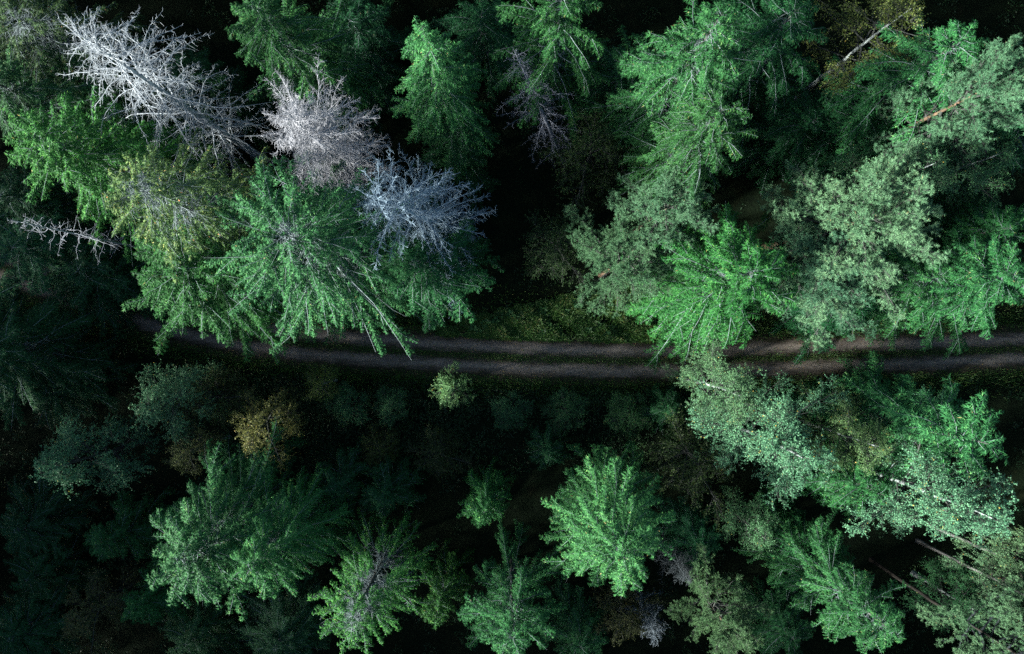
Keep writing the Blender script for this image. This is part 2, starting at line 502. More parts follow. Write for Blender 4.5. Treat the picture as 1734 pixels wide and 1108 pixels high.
def make_spruce(name, seed, H=20.0, R=4.0, zb=2.5, gap=0.58, per=6, top_up=0.9, low_down=-0.30, curl=0.22, prof=0.20,
                bare=0.15, dead=0.0, lat=0.17, sh=0.050, droop=0.42, shl=(0.11, 0.20), wood='lichen', lump=0.2, woodw=1.0, latk=0.17, latmax=0.38):
    rng = np.random.default_rng(seed)
    tm, pos = trunk_mesh(name + '_trunk', H, 0.0125 * H, rng)
    br, t = spruce_branches(rng, H, R, zb, gap, per, top_up, low_down, curl, prof, pos, lump)
    wood_mb, leaf_mb = MB(), MB()
    k = 7
    u = np.linspace(0, 1, k)
    rad = (0.010 + 0.0058 * br.l)[:, None] * (1 - 0.88 * u ** 0.8)[None] * woodw
    tubes(wood_mb, br.paths(k, rng, 0.022), rad, 3, br.c)
    # forks of the boughs, then side branches, alternating left and right
    fk, fi, fu = child(br, np.where(br.l > 1.2, rng.integers(1, 5, len(br.l)), 0), 0.25, 0.9, 0.50, 0.15,
                       lambda l, s, r: np.clip(l * (0.15 + 0.38 * (1.05 - s)) * (0.6 + 0.8 * r), 0.3, 1.7), rng, True, 0.12, 0.25, 0.3)
    tubes(wood_mb, fk.paths(4, rng, 0.03), (0.006 + 0.006 * fk.l)[:, None] * np.array([1, 0.75, 0.5, 0.2])[None] * woodw, 3, fk.c)
    off = np.concatenate([np.zeros(len(br.l)), 0.35 * fu])
    br2 = Seg(*[np.concatenate([a, b]) for a, b in ((br.P, fk.P), (br.d, fk.d), (br.l, fk.l), (br.g, fk.g), (br.c, fk.c))])
    la, i, uu = child(br2, np.ceil(br2.l / lat).astype(int) * 2, 0.06, 1.0, 0.95, 0.22,
                      lambda l, s, r: np.clip(latk * l * (1.04 - s) ** 0.65 + 0.13, 0.14, latmax) * (0.5 + 0.8 * r),
                      rng, True, droop, 0.35)
    inner = np.clip((bare - uu - off[i]) / 0.22 + 0.5, 0, 1)
    alive = rng.random(len(i)) > np.maximum(inner, dead)
    bt = la.pick(~alive & (rng.random(len(i)) < 0.75))
    if len(bt.l):
        tubes(wood_mb, bt.paths(3), np.tile(np.array([0.010, 0.008, 0.004]) * woodw, (len(bt.l), 1)), 3, bt.c)
    la = la.pick(alive)
    # shoots on the side branches, and along the outer part of the branch itself
    st, i2, u2 = child(la, np.ceil(la.l / sh).astype(int) * 2, 0.0, 1.0, 0.72, 0.25,
                       lambda l, s, r: shl[0] + (shl[1] - shl[0]) * r, rng, True, 0.10, 0.0, 0.35)
    tip = Seg(la.at(np.arange(len(la.l)), np.full(len(la.l), 0.93)), la.tan(np.arange(len(la.l)), np.ones(len(la.l))),
              rng.uniform(shl[0], shl[1], len(la.l)), np.zeros((len(la.l), 3)), la.c)
    bt2, i3, u3 = child(br, np.ceil(br.l / 0.045).astype(int), np.float64(max(bare, 0.2)), 1.0, 0.75, 0.3,
                        lambda l, s, r: shl[0] + (shl[1] - shl[0]) * r, rng, True, 0.0, 0.0, 0.6)
    keep = (rng.random(len(i3)) > dead) & ((br.c[i3] < 0.62) | (u3 > 0.25 + 0.35 * br.c[i3]))
    bt2 = bt2.pick(keep)
    # the leader
    nl = 60
    zl = H - rng.random(nl) ** 1.3 * 1.6
    al = rng.random(nl) * 6.283
    ld = Seg(pos(zl), nrm(np.stack([np.cos(al), np.sin(al), np.full(nl, 0.9)], -1)), rng.uniform(0.12, 0.26, nl), np.zeros((nl, 3)), rng.random(nl))
    for s in (st, tip, bt2, ld):
        n = len(s.l)
        w = rng.uniform(0.013, 0.021, n)
        N = nrm(UP + rng.normal(0, 0.6, (n, 3)))
        c = np.clip(0.45 * s.c + 0.20 * rng.random(n) + 0.42 * rng.random(n) ** 3, 0, 0.95)
        c = np.where(rng.random(n) < 0.0025, 1.0, c)
        spikes(leaf_mb, s.P, s.d, s.l, w, N, c)
    return dict(H=H, R=R, trunk=(tm, 'bark'), limbs=(wood_mb.mesh(name + '_limbs'), wood), crown=(leaf_mb.mesh(name + '_crown'), 'spruce'))


def make_pine(name, seed, H=19.0, R=4.5, zb=9.0, tuft=0.16, limbs=30, wood='greybark', flat=1.0):
    rng = np.random.default_rng(seed)
    tm, pos = trunk_mesh(name + '_trunk', H, 0.0105 * H, rng, bend=0.03, top=0.88)
    n = limbs
    t = (np.arange(n) + rng.random(n)) / n
    z0 = zb + (H * 0.95 - zb) * t
    az = np.arange(n) * 2.4 + rng.normal(0, 0.4, n)
    L = R * np.sqrt(np.clip(1 - (t * 0.97) ** 2.2, 0.05, 1)) * rng.uniform(0.65, 1.15, n) * np.interp(t, [0, 0.2, 1], [0.75, 1, 0.9])
    a = np.interp(t, [0, 0.5, 1], [0.05, 0.45, 1.6]) * flat + rng.normal(0, 0.15, n)
    rad = np.stack([np.cos(az), np.sin(az), np.zeros(n)], -1)
    br = Seg(pos(z0), nrm(rad + UP * a[:, None]), L, UP * rng.normal(0.12, 0.08, n)[:, None] + rng.normal(0, 0.10, (n, 3)), rng.random(n))
    w = MB(); lf = MB()
    u = np.linspace(0, 1, 7)
    tubes(w, br.paths(7, rng, 0.02), (0.015 + 0.016 * br.l)[:, None] * (1 - 0.8 * u)[None], 4, br.c)
    b2, _, _ = child(br, np.ceil(br.l * 3.3).astype(int) + 4, 0.18, 1.0, 0.75, 0.25, lambda l, s, r: np.clip(0.42 * l * (1.12 - s) + 0.25, 0.3, 1.7) * (0.6 + 0.7 * r), rng, False, -0.18, -0.12)
    u = np.linspace(0, 1, 4)
    tubes(w, b2.paths(4, rng, 0.03), (0.008 + 0.012 * b2.l)[:, None] * (1 - 0.7 * u)[None], 3, b2.c)
    b3, _, _ = child(b2, np.ceil(b2.l * 6.5).astype(int) + 2, 0.25, 1.0, 0.8, 0.25, lambda l, s, r: 0.18 + 0.30 * r, rng, False, -0.20, -0.1)
    tubes(w, b3.paths(2), np.tile([0.007, 0.004], (len(b3.l), 1)), 3, b3.c)
    # tufts of needles along the outer half of each twig
    tf, _, _ = child(b3, np.full(len(b3.l), 3), 0.30, 1.05, 0.35, 0.25, lambda l, s, r: tuft * (0.75 + 0.5 * r), rng, False, -0.12, 0.0)
    nd = 17
    i = np.repeat(np.arange(len(tf.l)), nd)
    m = len(i)
    D = nrm(tf.d[i] * 0.75 + rng.normal(0, 0.55, (m, 3)) + UP * 0.12)
    c = np.clip(0.55 * tf.c[i] + 0.40 * rng.random(m), 0, 0.95)
    c = np.where(rng.random(m) < 0.003, 1.0, c)
    spikes(lf, tf.P[i], D, tf.l[i] * rng.uniform(0.7, 1.1, m), rng.uniform(0.007, 0.012, m), rng.normal(0, 1, (m, 3)), c)
    return dict(H=H, R=R, trunk=(tm, 'pinebark'), limbs=(w.mesh(name + '_limbs'), wood), crown=(lf.mesh(name + '_crown'), 'pine'))


def make_birch(name, seed, H=16.0, R=3.6, zb=4.5, limbs=30, leaf=(0.06, 0.11), mat='birch', bark='birchbark', dens=1.0, wood='greybark', twig=1.0, shape=1.0, weep=0.25):
    rng = np.random.default_rng(seed)
    tm, pos = trunk_mesh(name + '_trunk', H, 0.0095 * H + 0.02, rng, bend=0.035, top=0.96)
    n = limbs
    t = (np.arange(n) + rng.random(n)) / n
    z0 = zb + (H * 0.93 - zb) * t
    az = np.arange(n) * 2.4 + rng.normal(0, 0.5, n)
    L = R * (np.clip(np.sin(math.pi * np.clip(0.18 + 0.80 * t, 0, 1)), 0.15, 1) ** 0.7) * rng.uniform(0.6, 1.2, n) * shape
    a = np.interp(t, [0, 0.6, 1], [0.45, 0.9, 2.0]) + rng.normal(0, 0.2, n)
    rad = np.stack([np.cos(az), np.sin(az), np.zeros(n)], -1)
    br = Seg(pos(z0), nrm(rad + UP * a[:, None]), L, -UP * rng.normal(0.15, 0.1, n)[:, None] + rng.normal(0, 0.12, (n, 3)), rng.random(n))
    w = MB(); lf = MB()
    u = np.linspace(0, 1, 7)
    tubes(w, br.paths(7, rng, 0.025), (0.010 + 0.014 * br.l)[:, None] * (1 - 0.8 * u)[None], 4, br.c)
    b2, _, _ = child(br, np.ceil(br.l * 3.2).astype(int) + 3, 0.2, 1.0, 0.75, 0.25, lambda l, s, r: np.clip(0.45 * l * (1.15 - s) + 0.25, 0.25, 1.5) * (0.6 + 0.7 * r), rng, False, 0.0, 0.15)
    u = np.linspace(0, 1, 4)
    tubes(w, b2.paths(4, rng, 0.03), (0.006 + 0.009 * b2.l)[:, None] * (1 - 0.7 * u)[None], 3, b2.c)
    b3, _, _ = child(b2, np.ceil(b2.l * 6.0).astype(int) + 2, 0.15, 1.0, 0.8, 0.3, lambda l, s, r: (0.22 + 0.38 * r) * twig, rng, False, 0.15, weep)
    tubes(w, b3.paths(3), np.tile([0.006, 0.004, 0.003], (len(b3.l), 1)), 3, b3.c)
    lv, _, _ = child(b3, np.full(len(b3.l), int(round(11 * dens))), 0.15, 1.05, 0.9, 0.4, lambda l, s, r: leaf[0] + (leaf[1] - leaf[0]) * r, rng, False, 0.25, 0.0)
    m = len(lv.l)
    c = 0.50 * lv.c + 0.45 * rng.random(m)
    c = np.where(rng.random(m) < 0.008, 1.0, np.clip(c, 0, 0.95))
    blades(lf, lv.P + rng.normal(0, 0.03, (m, 3)), lv.d, lv.l, lv.l * rng.uniform(0.34, 0.46, m), nrm(UP * 0.9 + rng.normal(0, 0.7, (m, 3))), c, fold=0.2, mid=0.42)
    return dict(H=H, R=R, trunk=(tm, bark), limbs=(w.mesh(name + '_limbs'), wood), crown=(lf.mesh(name + '_crown'), mat))


def dead_tree(name, seed, H, R, zb, gap, per, top_up, low_down, curl, prof, lat, latl, twig, radk, mat='deadwood', tint=(1, 1, 1), twr=0.007, wig=0.03, thick=0.0115):
    """a dead spruce: the trunk and every bare branch with its own twigs as a part of its own"""
    rng = np.random.default_rng(seed)
    root = link(name, None)
    tm, pos = trunk_mesh(name + '_trunk', H, thick * H, rng)
    o = link('trunk', tm, M[mat], root); o.color = (*tint, 1)
    br, t = spruce_branches(rng, H, R, zb, gap, per, top_up, low_down, curl, prof, pos, 0.25)
    br.l *= rng.uniform(0.75, 1.15, len(br.l))
    k = 9
    u = np.linspace(0, 1, k)
    paths = br.paths(k, rng, wig)
    la, i, uu = child(br, np.ceil(br.l / lat).astype(int) * 2, 0.12, 1.0, 0.9, 0.35,
                      lambda l, s, r: np.clip(latl * l * (1.1 - s) ** 0.8 + 0.10, 0.10, 0.8) * (0.4 + 0.9 * r), rng, False, 0.10, 0.2)
    fr = uu * (k - 1); i0 = np.clip(fr.astype(int), 0, k - 2); f = (fr - i0)[:, None]
    la.P = paths[i, i0] * (1 - f) + paths[i, i0 + 1] * f
    tw, j, _ = child(la, np.ceil(la.l / twig).astype(int), 0.1, 1.0, 0.8, 0.3, lambda l, s, r: 0.06 + 0.16 * r, rng, False, 0.05, 0.1)
    own = i[j]
    lp = la.paths(4, rng, 0.03); tp = tw.paths(2)
    for b in range(len(br.l)):
        mb = MB()
        tubes(mb, paths[b:b + 1], ((0.008 + radk * br.l[b]) * (1 - 0.82 * u))[None], 4, br.c[b])
        s = i == b
        if s.any():
            tubes(mb, lp[s], np.tile(np.array([1.3, 1.1, 0.9, 0.5]) * twr, (s.sum(), 1)), 3, la.c[s])
        s = own == b
        if s.any():
            tubes(mb, tp[s], np.tile(np.array([0.85, 0.55]) * twr, (s.sum(), 1)), 3, tw.c[s])
        o = link('branch', mb.mesh('branch'), M[mat], root)
        o.color = (*tint, 1)
    return root


def place(root, H, tip, h=None, base=None, rot=0.0, wide=1.0):
    """stand a tree built H metres tall so that its top shows at the tip pixel; base pixel only for leaning trees"""
    h = h or H
    tx, ty = px(tip[0], tip[1], h)
    bx, by = (tx, ty) if base is None else px(base[0], base[1], 0)
    axis = Vector((tx - bx, ty - by, h))
    q = axis.to_track_quat('Z', 'Y')
    q = Vector((0, 0, 1)).rotation_difference(axis)
    L = axis.length
    m = Matrix.Translation((bx, by, 0)) @ q.to_matrix().to_4x4() @ Matrix.Rotation(rot, 4, 'Z') @ Matrix.Diagonal((wide, wide, L / H, 1))
    root.matrix_world = m
    loc, qq, sc = m.decompose()
    root.location = loc; root.rotation_mode = 'QUATERNION'; root.rotation_quaternion = qq; root.scale = sc


tint_rng = np.random.default_rng(3)


def tree(name, proto, label, cat, tip, h, R, rot=0.0, base=None, tint=(1, 1, 1), group=None, wood=(0.68, 0.82, 0.86)):
    v = tint_rng.uniform(0.85, 1.15); hue = tint_rng.normal(0, 0.05)       # every tree has its own green
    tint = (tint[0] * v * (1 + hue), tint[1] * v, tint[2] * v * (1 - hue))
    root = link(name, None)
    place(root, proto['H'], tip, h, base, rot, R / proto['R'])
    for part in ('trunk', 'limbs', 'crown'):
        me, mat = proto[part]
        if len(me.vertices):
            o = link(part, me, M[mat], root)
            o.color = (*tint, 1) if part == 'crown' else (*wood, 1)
    return tag(root, label, cat, group)


def build_herbs():
    rng = np.random.default_rng(15)
    meshes = []
    for k in range(4):
        mb = MB()
        n = 9 + 3 * k
        a = np.arange(n) * 2.4 + rng.normal(0, 0.3, n)
        e = rng.uniform(0.15, 0.9, n)
        D = nrm(np.stack([np.cos(a), np.sin(a), e], -1))
        b = D * 0.05 + UP * rng.uniform(0.05, 0.35, n)[:, None]
        L = rng.uniform(0.16, 0.34, n)
        blades(mb, b, D, L, L * 0.26, nrm(UP + rng.normal(0, 0.3, (n, 3))), rng.random(n), fold=0.35, mid=0.45)
        z = np.linspace(-0.1, 0.35, 3)
        tubes(mb, np.stack([z * 0.1, z * 0.05, z], -1)[None], np.full((1, 3), 0.012), 3, 0.2)
        me = mb.mesh('herb_leaves'); me.materials.append(M['herb'])
        meshes.append(me)
    for k in range(26):
        u = rng.random()
        x = px(800 + 290 * u, 0)[0]
        y = float(np.interp(x, XS, YS)) + 1.9 + rng.random() * (0.8 + 3.8 * u)
        o = link('leafy_plant', meshes[k % 4])
        o.location = (x, y, 0.05); o.rotation_euler = (0, 0, rng.random() * 6.28)
        sc = rng.uniform(0.7, 1.5); o.scale = (sc, sc, sc)
        g = rng.uniform(0.7, 1.2); o.color = (g, g, g, 1)
        tag(o, 'small broad leaved green plant on the grassy verge above the track', 'plant', 'leafy plants on the grassy verge')


build_ground()
build_road()
build_ground_cover()
build_herbs()

# ------------------------------------------------------------------ the kinds of tree
SP = dict(
    full=make_spruce('full_spruce', 1, zb=4.5),
    full2=make_spruce('full_spruce_b', 2, R=3.6, zb=4.5, bare=0.25, lump=0.35),
    tall=make_spruce('tall_spruce', 3, H=23, R=3.8, zb=6, bare=0.25, gap=0.66, prof=0.32),
    cone=make_spruce('cone_spruce', 10, H=20, R=3.8, zb=4, prof=0.8, bare=0.15, gap=0.6),
    wide=make_spruce('wide_spruce', 4, H=19, R=5.6, zb=4, gap=0.55, per=6, low_down=-0.50, curl=0.28, bare=0.36, prof=0.13, droop=0.4, lump=0.25, woodw=1.2),
    star=make_spruce('star_spruce', 5, H=19, R=4.4, zb=4, gap=0.88, per=5, bare=0.20, droop=0.2, low_down=-0.25, lump=0.3, woodw=1.1),
    grey=make_spruce('grey_core_spruce', 6, H=20, R=4.0, zb=5, bare=0.52, dead=0.2, gap=0.58, prof=0.17),
    curl=make_spruce('curled_spruce', 7, H=19, R=4.6, zb=4, gap=0.55, bare=0.20, curl=0.35, top_up=1.0, prof=0.18, droop=0.3, woodw=1.1),
    young=make_spruce('young_spruce', 8, H=9, R=2.2, zb=0.6, gap=0.5, per=5, bare=0.05, low_down=-0.05, prof=0.4),
    ferny=make_spruce('ferny_spruce', 9, H=12, R=3.2, zb=1.0, gap=0.62, per=5, bare=0.10, droop=0.1, low_down=-0.2, prof=0.28),
)
PI = dict(a=make_pine('pine', 21, R=4.3, zb=10.0, limbs=32))
PI['b'] = PI['a']
BI = dict(
    a=make_birch('birch', 31, H=17, R=3.8, limbs=32, leaf=(0.045, 0.085), dens=1.5),
    b=make_birch('birch_b', 32, H=14, R=3.2, limbs=26, leaf=(0.045, 0.085), dens=1.4),
    sap=make_birch('sapling', 33, H=7.5, R=1.7, zb=2.0, limbs=18, twig=0.75, leaf=(0.045, 0.085), dens=1.4),
    bush=make_birch('bush', 34, H=8, R=2.3, zb=1.6, limbs=22, mat='olive', bark='greybark', leaf=(0.05, 0.09), dens=0.9),
    thin=make_birch('thin_birch', 35, H=13, R=2.8, zb=6, limbs=22, mat='olive', leaf=(0.05, 0.09), dens=0.7),
    will=make_birch('willow', 36, H=10, R=2.6, zb=2.0, limbs=26, bark='greybark', leaf=(0.045, 0.09), dens=1.2),
)

# ------------------------------------------------------------------ dead trees
t = dead_tree('dead_spruce', 41, 25, 4.1, 6, 0.55, 5, 0.85, 0.20, 0.66, 0.16, 0.28, 0.17, 0.24, 0.0078, twr=0.0085, wig=0.035)
place(t, 25, (118, 48), rot=0.4)
tag(t, 'tall white dead spruce with long curling bare branches, largest of the dead trees', 'dead tree', 'dead spruces')
t = dead_tree('dead_spruce', 42, 21, 3.7, 6, 0.56, 6, 0.95, 0.25, 0.20, 0.17, 0.17, 0.30, 0.14, 0.0065, tint=(1.05, 0.97, 0.97), twr=0.009, wig=0.02)
place(t, 21, (485, 190), rot=1.1)
tag(t, 'rounded pinkish grey dead spruce with very dense fine twigs', 'dead tree', 'dead spruces')
t = dead_tree('dead_spruce', 43, 20, 4.0, 6, 0.55, 5, 0.8, 0.20, 0.25, 0.20, 0.19, 0.22, 0.15, 0.0065, tint=(0.75, 0.93, 1.05), twr=0.009, wig=0.02)
place(t, 20, (628, 330), base=(800, 405), rot=2.0)
tag(t, 'bluish grey dead spruce beside the large bright green spruce', 'dead tree', 'dead spruces')
t = dead_tree('dead_spruce', 44, 16, 2.8, 3, 0.75, 5, 0.5, -0.15, 0.12, 0.35, 0.24, 0.22, 0.22, 0.007, tint=(0.55, 0.54, 0.60), twr=0.008, wig=0.02)
place(t, 16, (868, 80), base=(955, 275), rot=0.3)
tag(t, 'thin dark purplish dead spruce leaning beside the upper spruce', 'dead tree', 'dead spruces')
t = dead_tree('dead_spruce', 45, 19, 1.35, 8, 0.62, 3, 0.25, -0.1, 0.1, 0.3, 1.2, 0.18, 0.6, 0.011, tint=(0.85, 0.82, 0.84), twr=0.011, wig=0.05, thick=0.0055)
place(t, 19, (12, 372), rot=0.9)
tag(t, 'slender bare snag with short stub branches at the left edge', 'dead tree', 'dead spruces')

t = dead_tree('dead_spruce', 46, 9, 1.7, 1.5, 0.5, 5, 0.5, 0.1, 0.1, 0.4, 0.22, 0.3, 0.2, 0.007, tint=(0.5, 0.55, 0.58), twr=0.010, wig=0.03)
place(t, 9, (1115, 1088), rot=0.2)
tag(t, 'small pale dead spruce top at the lower edge beside the low pale pine', 'dead tree', 'dead spruces')
t = dead_tree('dead_spruce', 47, 10, 1.9, 2, 0.45, 5, 0.6, 0.1, 0.2, 0.4, 0.2, 0.35, 0.16, 0.006, tint=(0.18, 0.2, 0.2), twr=0.008, wig=0.04)
place(t, 10, (1168, 985), rot=1.2)
tag(t, 'dark grey leafless small tree right of the large lone spruce', 'dead tree', 'dead spruces')

# ------------------------------------------------------------------ living trees: kind, label, top pixel, height, radius, turn, tint
G = 'spruces in the forest'
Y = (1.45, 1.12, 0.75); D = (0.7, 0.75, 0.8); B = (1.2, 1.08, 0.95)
EXTRA = [
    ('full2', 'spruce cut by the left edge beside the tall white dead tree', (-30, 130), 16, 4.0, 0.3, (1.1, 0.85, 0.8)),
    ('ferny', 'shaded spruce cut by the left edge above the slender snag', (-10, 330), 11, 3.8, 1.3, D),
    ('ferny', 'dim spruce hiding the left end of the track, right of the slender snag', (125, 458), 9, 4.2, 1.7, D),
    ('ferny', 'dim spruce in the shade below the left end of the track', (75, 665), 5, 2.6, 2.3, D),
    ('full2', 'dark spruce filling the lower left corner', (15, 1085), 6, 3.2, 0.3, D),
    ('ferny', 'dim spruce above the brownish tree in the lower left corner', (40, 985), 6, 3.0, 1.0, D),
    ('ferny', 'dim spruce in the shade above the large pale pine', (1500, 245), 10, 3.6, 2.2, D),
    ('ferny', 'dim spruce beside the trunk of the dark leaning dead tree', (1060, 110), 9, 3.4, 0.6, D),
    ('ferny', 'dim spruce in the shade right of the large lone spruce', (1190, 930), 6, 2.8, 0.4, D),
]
for kind, label, tip, h, R, rot, tint in [
    ('grey', 'dull brownish green spruce in the upper left corner', (15, 25), 14, 4.4, 0.2, (2.6, 1.0, 0.9)),
    ('full2', 'green spruce just right of the tall white dead tree', (425, 5), 20, 3.6, 0.5, (1.2, 1.0, 0.8)),
    ('full', 'bright green spruce at the left edge, below the tall white dead tree', (52, 228), 20, 4.3, 1.0, (2.2, 1.9, 1.1)),
    ('grey', 'yellowish spruce with a bare grey centre, half dying', (205, 310), 22, 3.7, 1.7, (5.2, 1.9, 1.8)),
    ('full', 'dark green spruce overhanging the left end of the visible track', (298, 452), 16, 5.3, 2.1, (0.8, 1.0, 0.75)),
    ('wide', 'broad bright green spruce with long pale drooping branches over the track', (478, 396), 21, 5.6, 0.0, (2.2, 1.7, 1.7)),
    ('full2', 'dark green spruce tucked behind the broad bright spruce, beside the track', (700, 445), 13, 4.2, 0.8, (0.8, 0.95, 0.85)),
    ('cone', 'lone bright spruce standing clear between two dead trees', (714, 42), 21, 3.5, 0.3, (2.2, 1.8, 1.6)),
    ('star', 'green spruce at the upper edge above the dark leaning dead tree', (955, -25), 20, 3.8, 0.6, (1.2, 1.1, 0.85)),
    ('tall', 'tall dense spruce at the upper edge with pale lichen branches', (1225, 20), 23, 4.3, 1.3, B),
    ('curl', 'bright spruce below the tall dense spruce, above the pale pine', (1228, 182), 22, 3.3, 2.3, B),
    ('star', 'dark star shaped spruce at the upper edge right of centre', (1350, 15), 16, 4.6, 0.2, (0.75, 0.85, 0.8)),
    ('star', 'star shaped spruce with white branches near the upper right corner', (1640, 62), 19, 4.0, 0.9, (1.3, 1.3, 1.25)),
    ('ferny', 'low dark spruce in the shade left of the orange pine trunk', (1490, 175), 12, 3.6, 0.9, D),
    ('curl', 'very bright yellow green spruce with curled branches right beside the track', (1278, 462), 18, 4.9, 0.4, (1.45, 1.6, 1.15)),
    ('full', 'spruce with fan shaped branches reaching over the track at the right edge', (1722, 465), 16, 4.2, 1.8, (1.4, 1.3, 1.15)),
    ('star', 'fan branched spruce between the large pale pine and the track', (1600, 468), 14, 3.7, 0.6, (1.25, 1.2, 1.1)),
    ('full', 'shaded green spruce at the right edge above the fan branched spruces', (1715, 385), 14, 3.8, 2.6, (0.85, 0.95, 0.8)),
    ('ferny', 'small ferny spruce under the pale pine at the edge of the track', (1465, 515), 10, 3.2, 0.3, (0.9, 1.0, 0.9)),
    ('ferny', 'bright ferny spruce at the right edge just below the track', (1675, 752), 17, 4.8, 1.1, (1.9, 1.6, 1.5)),
    ('ferny', 'green spruce between the two pale birches on the lower right', (1500, 840), 14, 3.0, 2.0, (1.0, 1.05, 0.9)),
    ('tall', 'narrow bright spruce pointing into the lower right corner', (1525, 1080), 20, 3.4, 0.3, B),
    ('ferny', 'dark spruce left of the narrow bright spruce at the lower edge', (1420, 970), 12, 3.2, 1.2, (0.85, 0.95, 0.85)),
    ('full', 'large pale green spruce standing alone right of the lower centre', (1060, 948), 18, 4.1, 0.7, (2.0, 1.65, 1.6)),
    ('star', 'spruce with pale branches cut by the lower edge at the centre', (868, 1088), 15, 3.6, 0.8, (1.3, 1.25, 1.15)),
    ('grey', 'yellow green spruce with a grey centre at the lower edge', (588, 1062), 17, 3.0, 0.3, (2.2, 1.8, 1.1)),
    ('full2', 'wide dark spruce on the lower left, behind its brighter neighbour', (298, 952), 17, 4.4, 0.5, (1.25, 1.2, 1.1)),
    ('curl', 'brighter green spruce in front of the wide dark spruce, lower left', (418, 965), 17, 3.6, 1.5, (1.7, 1.5, 1.2)),
    ('young', 'small bright spruce alone in the dark gap below the track', (815, 885), 12, 2.0, 0.5, (1.5, 1.4, 1.1)),
    ('young', 'slim yellowish spruce between two spruces at the lower edge', (735, 1060), 12, 2.0, 0.9, Y),
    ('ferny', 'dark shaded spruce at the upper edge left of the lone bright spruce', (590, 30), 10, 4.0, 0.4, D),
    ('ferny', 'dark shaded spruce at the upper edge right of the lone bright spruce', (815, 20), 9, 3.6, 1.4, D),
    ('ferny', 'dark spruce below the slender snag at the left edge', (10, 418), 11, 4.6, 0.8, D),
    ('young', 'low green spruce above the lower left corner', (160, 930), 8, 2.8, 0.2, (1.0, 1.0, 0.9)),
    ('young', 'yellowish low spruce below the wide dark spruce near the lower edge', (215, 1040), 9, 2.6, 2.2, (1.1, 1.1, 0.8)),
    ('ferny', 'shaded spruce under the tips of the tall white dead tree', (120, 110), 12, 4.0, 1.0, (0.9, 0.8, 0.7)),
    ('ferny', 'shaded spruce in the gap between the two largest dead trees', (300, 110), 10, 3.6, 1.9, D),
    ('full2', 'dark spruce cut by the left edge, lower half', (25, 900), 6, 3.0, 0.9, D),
    ('full2', 'dark spruce added at the left edge to shade the end of the track', (-80, 602), 14, 4.6, 2.9, D),  # added tree, its shadow darkens the sunlit left end of the track
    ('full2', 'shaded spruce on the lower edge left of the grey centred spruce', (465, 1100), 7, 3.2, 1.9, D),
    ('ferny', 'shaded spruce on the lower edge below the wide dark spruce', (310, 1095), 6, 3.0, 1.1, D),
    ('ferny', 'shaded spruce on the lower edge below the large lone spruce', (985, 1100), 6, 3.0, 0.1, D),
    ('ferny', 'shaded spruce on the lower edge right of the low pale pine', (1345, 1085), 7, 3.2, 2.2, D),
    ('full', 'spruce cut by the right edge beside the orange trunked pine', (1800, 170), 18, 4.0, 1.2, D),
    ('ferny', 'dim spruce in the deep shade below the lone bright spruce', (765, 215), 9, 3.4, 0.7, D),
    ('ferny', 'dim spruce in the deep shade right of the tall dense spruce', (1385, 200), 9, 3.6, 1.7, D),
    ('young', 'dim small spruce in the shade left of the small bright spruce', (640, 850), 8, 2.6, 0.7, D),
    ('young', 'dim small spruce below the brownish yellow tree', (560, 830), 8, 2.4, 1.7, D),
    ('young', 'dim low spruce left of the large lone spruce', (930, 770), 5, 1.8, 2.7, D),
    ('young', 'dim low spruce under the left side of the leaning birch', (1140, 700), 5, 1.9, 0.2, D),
]:
    tree('spruce_tree', SP[kind], label, 'spruce', tip, h, R, rot, tint=tint, group=G)
for kind, label, tip, h, R, rot, tint in EXTRA:
    tree('spruce_tree', SP[kind], label, 'spruce', tip, h, R, rot, tint=tint, group=G)

for kind, label, tip, h, R, rot, tint in [
    ('a', 'large pale pine above the track on the right', (1525, 352), 20, 5.4, 0.3, (1.15, 1.15, 1.2)),
    ('b', 'darker pine behind the curled bright spruce, beside the large pale pine', (1425, 440), 16, 4.6, 1.3, (0.85, 0.95, 0.95)),
    ('b', 'pale pine crown right of the dark gap, topmost lobe', (1150, 335), 17, 3.8, 0.4, (1.0, 1.05, 1.05)),
    ('a', 'greyish pine hanging down to the grassy verge right of the dark gap', (1068, 435), 14, 4.2, 2.0, (0.8, 0.95, 0.95)),
    ('a', 'pale pine with an orange trunk in the upper right corner', (1728, 120), 21, 4.2, 0.2, (0.95, 1.1, 1.15)),
    ('b', 'low pale pine at the lower edge right of the large lone spruce', (1240, 1075), 14, 3.2, 1.4, (0.9, 0.95, 0.85)),
]:
    tree('pine_tree', PI[kind], label, 'pine', tip, h, R, rot, tint=tint, group='pines among the spruces')

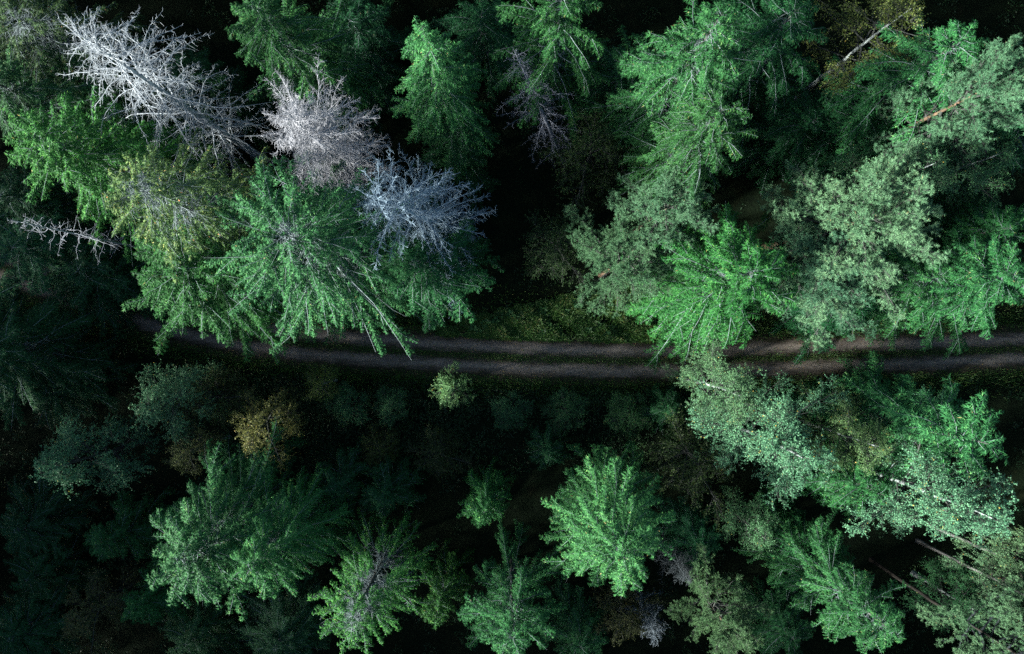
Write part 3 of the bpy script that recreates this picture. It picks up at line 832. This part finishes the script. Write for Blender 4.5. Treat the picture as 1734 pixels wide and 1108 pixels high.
for name, kind, label, tip, h, R, rot, tint in [
    ('birch_tree', 'a', 'pale birch leaning over the lower edge of the track', (1258, 672), 15, 3.4, 0.3, (0.95, 1.05, 1.0)),
    ('birch_tree', 'a', 'broad pale birch just below the birch that leans over the track', (1368, 780), 18, 4.7, 1.4, (1.1, 1.3, 1.35)),
    ('birch_tree', 'b', 'olive green birch right of the broad pale birch', (1500, 760), 15, 2.9, 0.8, (1.0, 0.95, 0.7)),
    ('birch_tree', 'a', 'large pale birch at the right edge below the ferny spruce', (1698, 885), 20, 4.8, 2.2, (1.3, 1.5, 1.6)),
    ('birch_tree', 'b', 'green leafy tree at the right edge under the orange trunked pine', (1720, 250), 17, 3.4, 0.4, (0.75, 1.0, 0.8)),
    ('birch_tree', 'b', 'light green leafy tree right above the large pale pine', (1600, 270), 18, 3.2, 1.9, (0.9, 1.0, 0.85)),
    ('birch_tree', 'thin', 'sparse yellowish birch with a thin pale trunk at the upper edge', (1555, 5), 17, 3.6, 0.7, (0.75, 1.0, 0.8)),
    ('leafy_tree', 'bush', 'dull olive leafy tree left of the tall dense spruce', (1010, 235), 9, 3.6, 0.3, (0.38, 0.66, 0.5)),
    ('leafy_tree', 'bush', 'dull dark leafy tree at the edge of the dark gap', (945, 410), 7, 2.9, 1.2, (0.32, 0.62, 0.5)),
    ('young_birch', 'sap', 'small bright young birch standing alone below the track', (758, 668), 9, 1.65, 0.3, (1.25, 1.25, 0.95)),
    ('leafy_tree', 'will', 'pale bluish green leafy tree on the left below the track', (232, 692), 13, 3.0, 0.5, (1.2, 1.35, 1.3)),
    ('leafy_tree', 'bush', 'olive leafy tree behind the pale bluish green one', (330, 680), 8, 2.7, 2.2, (0.55, 0.75, 0.6)),
    ('leafy_tree', 'bush', 'brownish yellow autumn tree on the left below the track', (415, 730), 11, 2.5, 1.1, (1.2, 1.1, 0.9)),
    ('leafy_tree', 'thin', 'sparse leafy bush with bare twigs under the brownish yellow tree', (300, 775), 9, 2.1, 0.1, (1.0, 1.1, 1.0)),
    ('leafy_tree', 'will', 'pale bluish leafy tree at the left edge of the lower half', (65, 802), 14, 3.2, 1.6, (1.0, 1.25, 1.2)),
    ('leafy_tree', 'bush', 'brownish low leafy tree in the lower left corner', (120, 1060), 9, 2.6, 0.6, (0.9, 0.9, 0.9)),
    ('leafy_tree', 'thin', 'small yellow green bush below the track left of centre', (535, 655), 6, 1.7, 0.4, (1.0, 1.3, 0.7)),
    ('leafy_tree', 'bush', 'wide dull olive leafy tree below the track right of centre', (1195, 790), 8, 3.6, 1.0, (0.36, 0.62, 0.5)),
    ('leafy_tree', 'will', 'bluish green leafy tree below the broad pale birch', (1305, 920), 11, 2.2, 0.9, (0.7, 0.95, 0.85)),
    ('leafy_tree', 'bush', 'brownish grey bush at the lower edge under the large lone spruce', (1065, 1065), 7, 2.4, 2.6, (0.55, 0.62, 0.6)),
    ('birch_tree', 'b', 'green leafy tree in the lower right corner', (1660, 1040), 8, 3.0, 2.4, (0.6, 1.0, 0.75)),
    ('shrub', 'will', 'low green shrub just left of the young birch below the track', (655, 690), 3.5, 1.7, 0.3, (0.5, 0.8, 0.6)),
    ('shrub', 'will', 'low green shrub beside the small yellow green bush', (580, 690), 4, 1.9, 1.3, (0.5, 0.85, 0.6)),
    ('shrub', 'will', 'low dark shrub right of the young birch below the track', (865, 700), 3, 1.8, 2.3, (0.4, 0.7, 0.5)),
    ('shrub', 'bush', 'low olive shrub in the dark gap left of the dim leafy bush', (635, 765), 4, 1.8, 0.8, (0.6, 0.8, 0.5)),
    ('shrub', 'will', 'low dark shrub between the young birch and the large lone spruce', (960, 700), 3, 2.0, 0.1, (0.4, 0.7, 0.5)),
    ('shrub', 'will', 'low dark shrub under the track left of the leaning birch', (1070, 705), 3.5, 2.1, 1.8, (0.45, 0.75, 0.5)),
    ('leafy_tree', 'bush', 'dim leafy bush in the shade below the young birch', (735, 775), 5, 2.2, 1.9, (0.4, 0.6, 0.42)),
]:
    tree(name, BI[kind], label, 'birch' if 'birch' in name else 'shrub' if name == 'shrub' else 'leafy tree', tip, h, R, rot, tint=tint, group='leafy trees among the conifers')

tree('pine_tree', PI['a'], 'pine with a long dark bare trunk slanting towards the lower right corner', 'pine', (1830, 1178), 21, 3.2, 0.7, group='pines among the spruces', wood=(0.14, 0.22, 0.3))
# two birches whose trunks cross the lower right corner
for tip, label in [((1960, 1130), 'tall birch with a white trunk slanting into the lower right corner'),
                   ((1990, 1085), 'second white birch trunk just above the first, lower right corner')]:
    tree('birch_tree', BI['a'], label, 'birch', tip, 21, 2.6, 0.4, tint=(1, 1, 1), group='leafy trees among the conifers', wood=(0.45, 0.47, 0.48))


def surrounding_forest():
    """the forest goes on all round the picture; these trees share the meshes of the kinds above"""
    rng = np.random.default_rng(77)
    root = link('surrounding_forest', None)
    spots = []
    kinds = ('full', 'full2', 'tall', 'star', 'grey')
    for k in range(2600):
        x = rng.uniform(-72, 72); y = rng.uniform(-58, 58)
        if (abs(x) < 42.5 and abs(y) < 28.2) or abs(road_dist(np.array([x]), np.array([y]))[0]) < 2.3:
            continue
        if any((x - a) ** 2 + (y - b) ** 2 < 4.4 ** 2 for a, b in spots):
            continue
        spots.append((x, y))
        pr = SP[kinds[rng.integers(0, len(kinds))]]
        h = rng.uniform(19, 26); r = rng.uniform(3.2, 4.6) / pr['R']; a = rng.random() * 6.283
        for part in ('trunk', 'crown'):
            me, mat = pr[part]
            o = link(part, me, M[mat], root)
            o.location = (x, y, 0); o.rotation_euler = (0, 0, a); o.scale = (r, r, h / pr['H'])
            o['kind'] = 'stuff'
    tag(root, 'mass of spruce forest going on beyond the edges of the picture', 'forest', kind='stuff')


surrounding_forest()
